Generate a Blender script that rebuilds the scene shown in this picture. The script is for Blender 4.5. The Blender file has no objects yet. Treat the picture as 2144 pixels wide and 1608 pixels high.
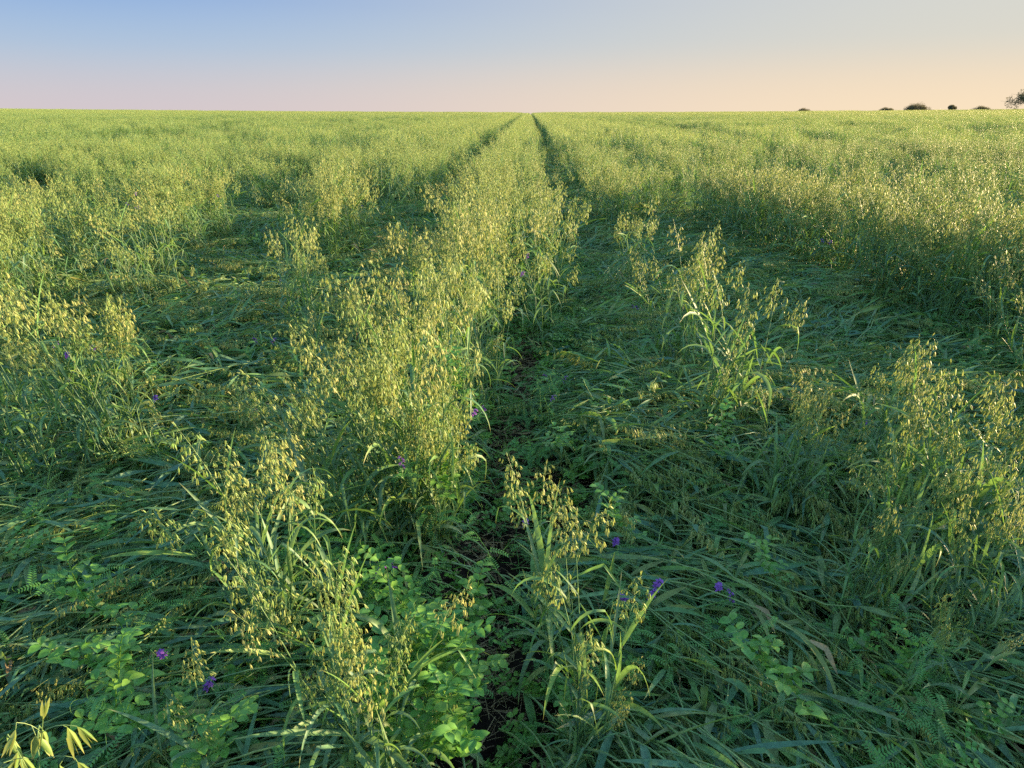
import bpy, math, random
import numpy as np
from mathutils import Matrix, Vector, Euler
PI = math.pi
R = math.radians
rng = np.random.default_rng(7)
random.seed(7)

# ------------------------------------------------------------------ camera, sky, sun
sc = bpy.context.scene
CAM_H = 1.65
F = 1548.0 / 2144.0
PITCH = R(20.3); YAW = R(1.22); ROLL = R(0.12)
cd = bpy.data.cameras.new('camera'); cam = bpy.data.objects.new('camera', cd)
sc.collection.objects.link(cam); sc.camera = cam
cd.lens = 36 * F; cd.sensor_width = 36; cd.clip_start = 0.02; cd.clip_end = 5000
cam.location = (0, 0, CAM_H)
CM = Matrix.Rotation(YAW, 4, 'Z') @ Matrix.Rotation(PI/2 - PITCH, 4, 'X') @ Matrix.Rotation(ROLL, 4, 'Z')
cam.matrix_world = Matrix.Translation((0, 0, CAM_H)) @ CM

SUN_AZ = R(72)      # to the right of the row direction
SUN_EL = R(9.0)
sun_dir = Vector((math.sin(SUN_AZ)*math.cos(SUN_EL), math.cos(SUN_AZ)*math.cos(SUN_EL), math.sin(SUN_EL)))
w = bpy.data.worlds.new('World'); sc.world = w; w.use_nodes = True
nt = w.node_tree; N = nt.nodes; L = nt.links
bg = N['Background']
sky = N.new('ShaderNodeTexSky'); sky.sky_type = 'NISHITA'; sky.sun_disc = False
sky.sun_elevation = SUN_EL; sky.sun_rotation = SUN_AZ
sky.air_density = 1.2; sky.dust_density = 0.6; sky.ozone_density = 2.0
def wmath(op, a, b=None, c=None, clamp=False):
    n = N.new('ShaderNodeMath'); n.operation = op; n.use_clamp = clamp
    for i, v in enumerate((a, b, c)):
        if v is None: continue
        if isinstance(v, (int, float)): n.inputs[i].default_value = v
        else: L.new(v, n.inputs[i])
    return n.outputs[0]
tc = N.new('ShaderNodeTexCoord'); sep = N.new('ShaderNodeSeparateXYZ'); L.new(tc.outputs['Generated'], sep.inputs[0])
# evening glow low in the sky: pink-lavender away from the sun, peach towards it, blue above
elev = wmath('MULTIPLY', sep.outputs[2], 5.0, clamp=True)
def wramp(fac, stops):
    r = N.new('ShaderNodeValToRGB'); L.new(fac, r.inputs[0])
    e = r.color_ramp.elements
    while len(e) > 1: e.remove(e[-1])
    e[0].position = stops[0][0]; e[0].color = (*stops[0][1], 1)
    for p, c in stops[1:]:
        k = e.new(p); k.color = (*c, 1)
    r.color_ramp.interpolation = 'B_SPLINE'
    return r.outputs[0]
def s2l(r, g, b): return tuple(((v/255+0.055)/1.055)**2.4 if v > 10 else v/255/12.92 for v in (r, g, b))
EXPO = 2.25
K = 1.0 / (2**EXPO)
def gl(r, g, b): return tuple(v*K for v in s2l(r, g, b))
cool = wramp(elev, [(0.0, gl(213,200,204)), (0.16, gl(204,201,208)), (0.34, gl(176,198,220)), (0.58, gl(151,182,224)), (1.0, gl(112,154,216))])
warm = wramp(elev, [(0.0, gl(254,229,192)), (0.2, gl(244,223,193)), (0.4, gl(216,216,205)), (0.75, gl(219,217,208)), (1.0, gl(196,208,222))])
azd = wmath('ADD', wmath('MULTIPLY', sep.outputs[0], math.sin(SUN_AZ)), wmath('MULTIPLY', sep.outputs[1], math.cos(SUN_AZ)))
azf = N.new('ShaderNodeMapRange'); azf.interpolation_type = 'SMOOTHSTEP'
azf.inputs['From Min'].default_value = -0.22; azf.inputs['From Max'].default_value = 0.88; L.new(azd, azf.inputs['Value'])
mixg = N.new('ShaderNodeMix'); mixg.data_type = 'RGBA'
L.new(azf.outputs[0], mixg.inputs['Factor']); L.new(cool, mixg.inputs['A']); L.new(warm, mixg.inputs['B'])
SKY_STR = 0.15
unscale = N.new('ShaderNodeVectorMath'); unscale.operation = 'SCALE'; unscale.inputs['Scale'].default_value = 1.0/SKY_STR
L.new(mixg.outputs['Result'], unscale.inputs[0])
low = N.new('ShaderNodeMapRange'); low.interpolation_type = 'SMOOTHSTEP'
low.inputs['From Min'].default_value = 0.16; low.inputs['From Max'].default_value = 0.42
low.inputs['To Min'].default_value = 1; low.inputs['To Max'].default_value = 0
L.new(sep.outputs[2], low.inputs['Value'])
mixs = N.new('ShaderNodeMix'); mixs.data_type = 'RGBA'
L.new(low.outputs[0], mixs.inputs['Factor']); L.new(sky.outputs[0], mixs.inputs['A']); L.new(unscale.outputs[0], mixs.inputs['B'])
L.new(mixs.outputs['Result'], bg.inputs['Color']); bg.inputs['Strength'].default_value = SKY_STR

sl = bpy.data.lights.new('sun', 'SUN'); so = bpy.data.objects.new('sun', sl); sc.collection.objects.link(so)
sl.energy = 4.6; sl.angle = R(0.6); sl.color = (1.0, 0.70, 0.38)
so.rotation_euler = sun_dir.to_track_quat('Z', 'Y').to_euler(); so.location = (20, 10, 12)
vs = sc.view_settings; vs.view_transform = 'Standard'; vs.look = 'None'; vs.exposure = EXPO; vs.gamma = 1
cy = sc.cycles
cy.max_bounces = 5; cy.diffuse_bounces = 2; cy.glossy_bounces = 2; cy.transmission_bounces = 4; cy.transparent_max_bounces = 4
cy.caustics_reflective = False; cy.caustics_refractive = False
cy.use_denoising = False
cy.pixel_filter_type = 'BLACKMAN_HARRIS'

# ------------------------------------------------------------------ helpers
def sstep(a, b, x):
    t = np.clip((x-a)/(b-a), 0, 1); return t*t*(3-2*t)
def terrain(x, y):
    """height of the field: level near the camera, rising a little to both sides far off"""
    x = np.asarray(x, float); y = np.asarray(y, float)
    d = np.hypot(x, y)
    az = np.arctan2(x, np.maximum(y, 1e-3))
    far = sstep(30, 240, d)
    rise = sstep(30, 460, d)*.8*(1.3*(np.clip(-az, 0, 1)/0.6)**2 + 2.5*(np.clip(az, 0, 1)/0.6)**1.6) * np.minimum(d/240, 1)
    near = 0.025*np.sin(x*1.7+0.6)*np.cos(y*1.3) - 0.05*np.exp(-((x+.09)/0.12)**2) * np.exp(-np.maximum(y, 0)/12)
    return rise + near
CMi = CM.to_3x3()
def ray(px, py):
    v = CMi @ Vector(((px-1072)/1548.0, -(py-804)/1548.0, -1.0)); return v
def G(px, py, z=0.0):
    """pixel of a point at height z -> ground position"""
    v = ray(px, py); t = (z-CAM_H)/v.z
    return (v.x*t, v.y*t)
CMT = np.array(CMi.transposed())
def project(x, y, z):
    p = np.stack([x, y, z-CAM_H], -1) @ CMT.T
    zz = -p[..., 2]
    return p[..., 0]/zz*1548+1072, 804-p[..., 1]/zz*1548, zz

class MB:
    def __init__(s): s.v = []; s.f = []; s.m = []; s.c = []; s.n = 0
    def add(s, V, Fc, mat, col):
        V = np.asarray(V, float)
        s.v.append(V)
        s.f += [tuple(i+s.n for i in f) for f in Fc]
        s.m += [mat]*len(Fc)
        c = np.empty((len(V), 4)); c[:] = col if np.ndim(col) == 1 else np.asarray(col)
        s.c.append(c); s.n += len(V)
    def merge(s, o, M=None):
        if not o.v: return
        V = np.concatenate(o.v)
        if M is not None:
            A = np.array(M); V = V @ A[:3, :3].T + A[:3, 3]
        s.v.append(V); n0 = s.n
        s.f += [tuple(i+n0 for i in f) for f in o.f]; s.m += o.m; s.c.append(np.concatenate(o.c)); s.n += len(V)
    def mesh(s, name, mats):
        me = bpy.data.meshes.new(name)
        V = np.concatenate(s.v) if s.v else np.zeros((0, 3))
        lens = np.fromiter((len(f) for f in s.f), np.int32, len(s.f))
        loops = np.fromiter((i for f in s.f for i in f), np.int32, int(lens.sum()))
        me.vertices.add(len(V)); me.vertices.foreach_set('co', V.astype(np.float32).ravel())
        me.loops.add(len(loops)); me.loops.foreach_set('vertex_index', loops)
        me.polygons.add(len(lens))
        me.polygons.foreach_set('loop_start', np.concatenate([[0], np.cumsum(lens)[:-1]]).astype(np.int32))
        used = sorted(set(s.m)); mp = {m: i for i, m in enumerate(used)}
        me.polygons.foreach_set('material_index', np.array([mp[m] for m in s.m], np.int32))
        a = me.attributes.new('ct', 'FLOAT_COLOR', 'POINT')
        a.data.foreach_set('color', np.concatenate(s.c).astype(np.float32).ravel())
        for m in used: me.materials.append(mats[m])
        me.polygons.foreach_set('use_smooth', np.ones(len(lens), bool))
        me.update(calc_edges=True); me.validate()
        return me

def frame(d):
    d = d/np.linalg.norm(d)
    a = np.array([0, 0, 1.0]) if abs(d[2]) < 0.9 else np.array([1.0, 0, 0])
    u = np.cross(d, a); u /= np.linalg.norm(u); return u, np.cross(u, d)
def tube(mb, P, rad, sides, mat, r=0.5, age=0.0):
    P = np.asarray(P, float); n = len(P); rad = np.broadcast_to(rad, (n,))
    V = []; C = []
    for i in range(n):
        d = P[min(i+1, n-1)]-P[max(i-1, 0)]; u, v = frame(d)
        for k in range(sides):
            a = 2*PI*k/sides; V.append(P[i]+rad[i]*(u*math.cos(a)+v*math.sin(a))); C.append((r, i/(n-1), age, 1))
    Fc = [(i*sides+k, i*sides+(k+1) % sides, (i+1)*sides+(k+1) % sides, (i+1)*sides+k) for i in range(n-1) for k in range(sides)]
    mb.add(V, Fc, mat, np.array(C))
def nrm(v): return v/np.linalg.norm(v)
def blade(mb, p0, d0, length, width, droop, mat, seg=8, kink=None, age=0.0, twist=0.0, r=None, zmin=None, wind=(0, 0)):
    """grass blade: starts at p0 in direction d0, sags under its weight, folded along its midrib"""
    r = random.random() if r is None else r
    p = np.array(p0, float); d = nrm(np.array(d0, float)); V = []; C = []
    side = np.cross(d, [0, 0, 1.0]); side = nrm(side) if np.linalg.norm(side) > 1e-3 else np.array([1.0, 0, 0])
    st = length/seg
    for i in range(seg+1):
        t = i/seg
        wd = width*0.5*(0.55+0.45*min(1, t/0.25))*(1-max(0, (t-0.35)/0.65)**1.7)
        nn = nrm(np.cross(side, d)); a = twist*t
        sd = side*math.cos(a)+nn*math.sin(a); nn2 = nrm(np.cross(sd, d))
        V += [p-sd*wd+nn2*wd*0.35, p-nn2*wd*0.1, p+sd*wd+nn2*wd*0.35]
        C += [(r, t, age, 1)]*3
        k = droop*st/length*(1.0+1.2*t)
        if kink is not None and abs(t-kink) < 0.5/seg: k += 1.5
        d = nrm(d+np.array([wind[0]*0.1, wind[1]*0.1, -k]))
        p = p+d*st
        if zmin is not None and p[2] < zmin: p[2] = zmin+random.uniform(0, 0.01); d = nrm(np.array([d[0], d[1], max(d[2], -0.02)]))
    Fc = []
    for i in range(seg):
        a = i*3; Fc += [(a, a+1, a+4, a+3), (a+1, a+2, a+5, a+4)]
    mb.add(V, Fc, mat, np.array(C))
def spikelet(mb, p, d, ln, mat, detail=2, r=None):
    """hanging oat spikelet: two boat-shaped glumes gaping over the florets"""
    r = random.random() if r is None else r
    d = nrm(np.asarray(d, float)); u, v = frame(d)
    a = random.uniform(0, PI); u, v = u*math.cos(a)+v*math.sin(a), v*math.cos(a)-u*math.sin(a)
    wd = ln*0.118
    if detail == 0:
        q = p+d*ln*0.45; t = p+d*ln
        V = [p, q+u*wd*1.2, q-u*wd*1.2, q+v*wd*1.1, t]
        mb.add(V, [(0, 1, 3), (0, 3, 2), (1, 4, 3), (3, 4, 2)], mat, (r, 0.4, 0, 1)); return
    V = []; C = []; Fc = []
    for s in (1, -1):
        dd = nrm(d+v*s*0.13); o = len(V)
        V.append(p); C.append((r, 0, 0, 1))
        prof = ((0.28, 1.0, 0.75), (0.6, 0.85, 0.72)) if detail > 1 else ((0.42, 1.05, 0.8),)
        for t, ww, kk in prof:
            q = p+dd*ln*t
            V += [q+u*wd*ww-v*s*wd*0.1, q+v*s*wd*kk, q-u*wd*ww-v*s*wd*0.1]; C += [(r, t, 0, 1)]*3
        V.append(p+dd*ln+v*s*ln*0.01); C.append((r, 1, 0, 1))
        Fc += [(o, o+1, o+2), (o, o+2, o+3)]
        if detail > 1: Fc += [(o+1, o+4, o+5, o+2), (o+2, o+5, o+6, o+3), (o+4, o+7, o+5), (o+5, o+7, o+6)]
        else: Fc += [(o+1, o+4, o+2), (o+2, o+4, o+3)]
    if detail > 1:
        o = len(V); q = p+d*ln*0.45
        V += [p+d*ln*0.1, q+u*wd*0.5, q-u*wd*0.5, p+d*ln*0.92]; C += [(r, .5, .6, 1)]*4
        Fc += [(o, o+1, o+3), (o, o+3, o+2)]
    mb.add(V, Fc, mat, np.array(C))

LEAF, STEM, GRAIN, PEA, VET, FLO, DEAD, SOILM = 'leaf stem grain pea vetch flower dead soil'.split()

def panicle(mb, P, nsp=36, detail=2, spread=1.0, zmin=None):
    """P: points of the rachis bottom to top"""
    P = np.asarray(P); n = len(P)
    tube(mb, P, np.linspace(0.0011, 0.0005, n), 3, STEM, 0.8)
    whorls = 6; out = 0; r0 = random.random()
    per = [0.24, 0.22, 0.19, 0.15, 0.12, 0.08]
    for k in range(whorls):
        f = k/(whorls-1)*0.92; x = f*(n-1); i = min(int(x), n-2); p = P[i]*(1-(x-i))+P[i+1]*(x-i)
        ax = nrm(P[i+1]-P[i]); u, v = frame(ax)
        cnt = max(1, round(nsp*per[k])); nb = max(1, min(5, round(cnt/2.2)))
        base = random.uniform(0, 2*PI)
        for b in range(nb):
            a = base+2*PI*b/nb+random.uniform(-.5, .5)
            ln = (0.056*(1-0.5*f)+random.uniform(-.010, .014))*spread
            d = nrm((u*math.cos(a)+v*math.sin(a))*random.uniform(.5, 1.0)*spread+ax*random.uniform(.7, 1.2))
            q = p.copy(); pts = [q.copy()]
            ns = 4 if detail else 2
            for s in range(ns):
                d = nrm(d+np.array([0, 0, -0.26*4/ns])); q = q+d*ln/ns
                if zmin is not None and q[2] < zmin: q[2] = zmin
                pts.append(q.copy())
            if detail: tube(mb, pts, 0.00042, 3, STEM, 0.9)
            m = max(1, int(round(cnt/nb)))
            for j in range(m):
                g = 1.0 if j == 0 else random.uniform(.4, .9)
                xx = g*(len(pts)-1); ii = min(int(xx), len(pts)-2); s0 = pts[ii]*(1-(xx-ii))+pts[ii+1]*(xx-ii)
                e = s0+np.array([random.uniform(-.009, .009), random.uniform(-.009, .009), -random.uniform(.002, .012)])*(1 if j else .5)
                if detail > 1: tube(mb, [s0, e], 0.0003, 3, STEM, 0.9)
                dd = np.array([random.uniform(-.34, .34), random.uniform(-.34, .34), -1.0])+d*0.25
                if zmin is not None and e[2] < zmin+0.02: dd[2] = -0.15
                spikelet(mb, e, dd, random.uniform(.022, .030)*(1.5 if detail == 0 else 1), GRAIN, detail, min(1, max(0, r0*.6+random.random()*.4))); out += 1
    tp = P[-1]; spikelet(mb, tp, P[-1]-P[-2]+np.array([0, 0, -.01]), .022, GRAIN, detail, r0)

def culm(h, lean, az, bow=0.25, n=10):
    """path of a standing culm with its rachis: list of points; leans towards az"""
    pts = []; p = np.zeros(3); L_ = h
    for i in range(n+1):
        t = i/n; a = lean+bow*t*t
        pts.append(p.copy())
        d = np.array([math.sin(a)*math.cos(az), math.sin(a)*math.sin(az), math.cos(a)])
        p = p+d*L_/n
    return np.array(pts)
def along(P, t):
    x = t*(len(P)-1); i = min(int(x), len(P)-2); return P[i]*(1-(x-i))+P[i+1]*(x-i), nrm(P[i+1]-P[i])
def tiller(seed, h=1.0, lean=0.05, az=0.0, bow=0.25, detail=2, nleaf=4, nsp=36, headed=True, big=1.0):
    """returns dict of part builders: stem, leaves[], panicle"""
    random.seed(seed)
    P = culm(h, lean, az, bow, 12 if detail > 1 else 6)
    cut = 0.81 if headed else 0.92
    n = len(P); k = max(2, int(round(cut*(n-1))))
    st = MB(); rr = random.random()
    tube(st, P[:k+1], np.linspace(0.0034, 0.0016, k+1), 5 if detail > 1 else 3, STEM, rr, 0)
    leaves = []
    for j in range(nleaf):
        t = 0.08+0.62*(j+0.3*random.random())/max(1, nleaf-1)*cut/0.78
        if j == nleaf-1: t = random.uniform(0.58, 0.72)
        p, ax = along(P, t); a = random.uniform(0, 2*PI)
        u, v = frame(ax); el = random.uniform(0.25, 0.75)
        d = nrm((u*math.cos(a)+v*math.sin(a))*math.sin(el)+ax*math.cos(el))
        lb = MB()
        low_ = t < 0.25
        up = (j == nleaf-1 and (random.random() < 0.35 or not headed))
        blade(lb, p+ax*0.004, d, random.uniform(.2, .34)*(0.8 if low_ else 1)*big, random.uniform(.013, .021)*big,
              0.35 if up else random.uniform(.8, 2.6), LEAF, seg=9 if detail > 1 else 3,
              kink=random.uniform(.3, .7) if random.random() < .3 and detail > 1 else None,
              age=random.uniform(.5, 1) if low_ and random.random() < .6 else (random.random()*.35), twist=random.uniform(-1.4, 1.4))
        if detail > 1:   # sheath wrapping the culm below the blade
            q0, _ = along(P, max(0, t-0.12)); tube(lb, [q0, (q0+p)/2, p+ax*.003], (0.003, 0.0029, 0.0022), 5, LEAF, rr, .1)
        leaves.append(lb)
    pn = MB()
    if headed: panicle(pn, P[k:], nsp, detail, spread=random.uniform(.8, 1.15))
    return dict(stem=st, leaves=leaves, panicle=pn, top=tuple(P[-1]))
def joined(parts):
    m = MB(); m.merge(parts['stem'])
    for l in parts['leaves']: m.merge(l)
    m.merge(parts['panicle']); return m

# ------------------------------------------------------------------ materials
MATS = {}
def plant_mat(name, stops, trans, transcol, rough=0.5, spec=0.4, agecol=None, tipcol=None, tipstart=0.75, huev=0.12, vein=False):
    m = bpy.data.materials.new(name); m.use_nodes = True
    t = m.node_tree; n = t.nodes; l = t.links; bs = n['Principled BSDF']; out = n['Material Output']
    at = n.new('ShaderNodeAttribute'); at.attribute_name = 'ct'
    sp = n.new('ShaderNodeSeparateColor'); l.new(at.outputs['Color'], sp.inputs[0])
    oi = n.new('ShaderNodeObjectInfo')
    geo = n.new('ShaderNodeNewGeometry') if hasattr(bpy.types, 'ShaderNodeNewGeometry') else None
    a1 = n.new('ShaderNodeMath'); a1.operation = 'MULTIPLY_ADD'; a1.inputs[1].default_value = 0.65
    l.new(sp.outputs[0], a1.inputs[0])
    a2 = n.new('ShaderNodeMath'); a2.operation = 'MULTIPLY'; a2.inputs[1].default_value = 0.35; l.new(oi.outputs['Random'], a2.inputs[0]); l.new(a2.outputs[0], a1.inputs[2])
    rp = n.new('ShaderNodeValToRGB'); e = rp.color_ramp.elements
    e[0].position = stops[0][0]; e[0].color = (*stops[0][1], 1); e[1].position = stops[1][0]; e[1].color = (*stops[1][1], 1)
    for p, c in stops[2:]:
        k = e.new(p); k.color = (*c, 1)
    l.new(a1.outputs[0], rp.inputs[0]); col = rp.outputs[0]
    def mix(f, a, b):
        x = n.new('ShaderNodeMix'); x.data_type = 'RGBA'
        if isinstance(f, float): x.inputs['Factor'].default_value = f
        else: l.new(f, x.inputs['Factor'])
        for s, v in (('A', a), ('B', b)):
            if isinstance(v, tuple): x.inputs[s].default_value = (*v, 1)
            else: l.new(v, x.inputs[s])
        return x.outputs['Result']
    if agecol: col = mix(sp.outputs[2], col, agecol)
    if tipcol:
        mr = n.new('ShaderNodeMapRange'); mr.inputs['From Min'].default_value = tipstart; mr.inputs['From Max'].default_value = 1.05
        l.new(sp.outputs[1], mr.inputs['Value']); col = mix(mr.outputs[0], col, tipcol)
    nz = n.new('ShaderNodeTexNoise'); nz.inputs['Scale'].default_value = 55; nz.inputs['Detail'].default_value = 3
    tcn = n.new('ShaderNodeTexCoord'); l.new(tcn.outputs['Object'], nz.inputs['Vector'])
    hv = n.new('ShaderNodeHueSaturation'); l.new(col, hv.inputs['Color'])
    m3 = n.new('ShaderNodeMapRange'); m3.inputs['From Min'].default_value = .3; m3.inputs['From Max'].default_value = .7
    m3.inputs['To Min'].default_value = 0.75; m3.inputs['To Max'].default_value = 1.25; l.new(nz.outputs[0], m3.inputs['Value']); l.new(m3.outputs[0], hv.inputs['Value'])
    col = hv.outputs[0]
    l.new(col, bs.inputs['Base Color']); bs.inputs['Roughness'].default_value = rough
    bs.inputs['Specular IOR Level'].default_value = spec
    tr = n.new('ShaderNodeBsdfTranslucent'); tcx = mix(0.5, col, transcol); l.new(tcx, tr.inputs['Color'])
    ms = n.new('ShaderNodeMixShader'); ms.inputs[0].default_value = trans
    l.new(bs.outputs[0], ms.inputs[1]); l.new(tr.outputs[0], ms.inputs[2]); l.new(ms.outputs[0], out.inputs['Surface'])
    return m
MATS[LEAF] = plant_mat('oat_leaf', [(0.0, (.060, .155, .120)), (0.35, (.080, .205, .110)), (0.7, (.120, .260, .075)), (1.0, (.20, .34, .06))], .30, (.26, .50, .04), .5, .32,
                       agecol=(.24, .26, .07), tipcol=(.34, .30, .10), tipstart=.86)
MATS[STEM] = plant_mat('oat_stem', [(0.0, (.10, .22, .085)), (1.0, (.22, .33, .10))], .15, (.3, .4, .06), .4, .5)
MATS[GRAIN] = plant_mat('oat_spikelet', [(0.0, (.10, .24, .06)), (0.5, (.20, .31, .085)), (1.0, (.40, .40, .15))], .34, (.55, .58, .14), .5, .35,
                        tipcol=(.42, .41, .17), tipstart=.7)
MATS[PEA] = plant_mat('pea_leaf', [(0.0, (.060, .20, .040)), (.5, (.095, .27, .040)), (1.0, (.17, .34, .04))], .3, (.2, .5, .04), .45, .45,
                      agecol=(.26, .32, .05))
MATS[VET] = plant_mat('vetch_leaf', [(0.0, (.055, .19, .05)), (1.0, (.10, .28, .05))], .3, (.2, .48, .05), .5, .4)
MATS[FLO] = plant_mat('vetch_petal', [(0.0, (.16, .07, .40)), (.7, (.28, .11, .46)), (1.0, (.48, .12, .38))], .3, (.5, .2, .8), .5, .3)
MATS[DEAD] = plant_mat('dry_leaf', [(0.0, (.14, .10, .055)), (1.0, (.42, .35, .18))], .2, (.5, .4, .2), .6, .2)

def soil_mat():
    m = bpy.data.materials.new('soil'); m.use_nodes = True; t = m.node_tree; n = t.nodes; l = t.links; bs = n['Principled BSDF']
    tc_ = n.new('ShaderNodeTexCoord')
    nz = n.new('ShaderNodeTexNoise'); nz.inputs['Scale'].default_value = 9; nz.inputs['Detail'].default_value = 10; nz.inputs['Roughness'].default_value = .7
    l.new(tc_.outputs['Object'], nz.inputs['Vector'])
    r = n.new('ShaderNodeValToRGB'); e = r.color_ramp.elements
    e[0].position = .3; e[0].color = (.008, .007, .006, 1); e[1].position = .75; e[1].color = (.034, .027, .021, 1)
    l.new(nz.outputs[0], r.inputs[0])
    # far off the soil is covered by weeds: green takes over away from the camera
    ln = n.new('ShaderNodeVectorMath'); ln.operation = 'LENGTH'; l.new(tc_.outputs['Object'], ln.inputs[0])
    mr = n.new('ShaderNodeMapRange'); mr.inputs['From Min'].default_value = 6; mr.inputs['From Max'].default_value = 14; l.new(ln.outputs['Value'], mr.inputs['Value'])
    mx = n.new('ShaderNodeMix'); mx.data_type = 'RGBA'; l.new(mr.outputs[0], mx.inputs['Factor']); l.new(r.outputs[0], mx.inputs['A']); mx.inputs['B'].default_value = (.035, .075, .028, 1)
    l.new(mx.outputs['Result'], bs.inputs['Base Color']); bs.inputs['Roughness'].default_value = 1; bs.inputs['Specular IOR Level'].default_value = 0
    bp = n.new('ShaderNodeBump'); bp.inputs['Strength'].default_value = .8; bp.inputs['Distance'].default_value = .03; l.new(nz.outputs[0], bp.inputs['Height']); l.new(bp.outputs[0], bs.inputs['Normal'])
    return m
MATS[SOILM] = soil_mat()

# ------------------------------------------------------------------ ground sheet
def grid_axis(lim0, lim1):
    a = [0.0]; s = 0.12
    while a[-1] < lim1: a.append(a[-1]+s); s *= 1.07
    b = [0.0]; s = 0.12
    while b[-1] > lim0: b.append(b[-1]-s); s *= 1.07
    return np.array(sorted(set(b+a)))
gx = grid_axis(-500, 500); gy = grid_axis(-60, 600)
X, Y = np.meshgrid(gx, gy); Z = terrain(X, Y)
Z = Z + 0.02*np.random.default_rng(3).standard_normal(X.shape)*(np.hypot(X, Y) < 8)
Z = Z - sstep(330, 600, np.hypot(X, Y))*3.0
gm = MB(); nxg = len(gx)
gm.add(np.stack([X, Y, Z], -1).reshape(-1, 3), [(j*nxg+i, j*nxg+i+1, (j+1)*nxg+i+1, (j+1)*nxg+i) for j in range(len(gy)-1) for i in range(nxg-1)], SOILM, (0, 0, 0, 1))
ground = bpy.data.objects.new('ground', gm.mesh('ground', MATS)); ground['kind'] = 'structure'
sc.collection.objects.link(ground)

# ------------------------------------------------------------------ library of culms
# standing culm variants: parts kept apart for the near plants
NT = 16
tl_parts = []; tl_full = []
for i in range(NT):
    random.seed(100+i)
    hd = i % 8 < 6
    tl_parts.append(tiller(200+i, h=random.uniform(.9, 1.08) if hd else random.uniform(.7, .85), lean=random.uniform(.02, .1), az=0.0,
                           bow=random.uniform(.15, .5), nleaf=random.choice((4, 4, 5)) if hd else 5, nsp=random.randint(42, 62), headed=hd))
def link_mesh(name, mb):
    return mb.mesh(name, MATS)
for i in range(5):
    random.seed(170+i)
    tl_parts.append(tiller(270+i, h=random.uniform(.62, .8), lean=.06, bow=.2, nleaf=5, headed=False, big=1.3))
TL = []; TLTOP = [p['top'] for p in tl_parts]
for i, p in enumerate(tl_parts):
    TL.append(dict(stem=link_mesh('stem', p['stem']), leaves=[link_mesh('leaf', l) for l in p['leaves']],
                   panicle=link_mesh('panicle', p['panicle']) if p['panicle'].v else None))
    if i < NT: tl_full.append(joined(p))
tl_lo = []
for i in range(10):
    random.seed(300+i)
    tl_lo.append(joined(tiller(400+i, h=random.uniform(.85, 1.1), lean=random.uniform(.02, .12), bow=random.uniform(.15, .45), detail=1, nleaf=6, nsp=26)))
tl_far = []
for i in range(8):
    random.seed(500+i)
    tl_far.append(joined(tiller(600+i, h=random.uniform(.85, 1.1), lean=random.uniform(.02, .12), bow=random.uniform(.15, .45), detail=0, nleaf=5, nsp=9)))

def tuft_layout(seed, n, rad=.07, splay=.16, lean=(0, 0), lib=NT, headless=True):
    """random culms of one tuft: list of (variant, matrix)"""
    r = random.Random(seed); out = []
    for k in range(n):
        a = r.uniform(0, 2*PI); q = rad*math.sqrt(r.random())
        v = r.randrange(lib)
        if not headless:
            while v % 8 > 5: v = r.randrange(lib)
        tilt = Vector((lean[0]+math.cos(a)*splay*q/rad+r.gauss(0, .03), lean[1]+math.sin(a)*splay*q/rad+r.gauss(0, .03), 1)).normalized()
        q_ = Vector((0, 0, 1)).rotation_difference(tilt)
        M = Matrix.Translation((q*math.cos(a), q*math.sin(a), 0)) @ q_.to_matrix().to_4x4() @ Matrix.Rotation(r.uniform(0, 2*PI), 4, 'Z') @ Matrix.Scale(1.04-.2*r.random()**1.6, 4)
        out.append((v, M))
    return out
def tuft_mesh(name, seed, n, lib, rad=.07, splay=.16, lean=(0, 0)):
    m = MB()
    for v, M in tuft_layout(seed, n, rad, splay, lean, len(lib)): m.merge(lib[v], M)
    return m
def hidden_src(name, me): return bpy.data.objects.new(name, me)   # instance source for ground-cover stuff

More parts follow.
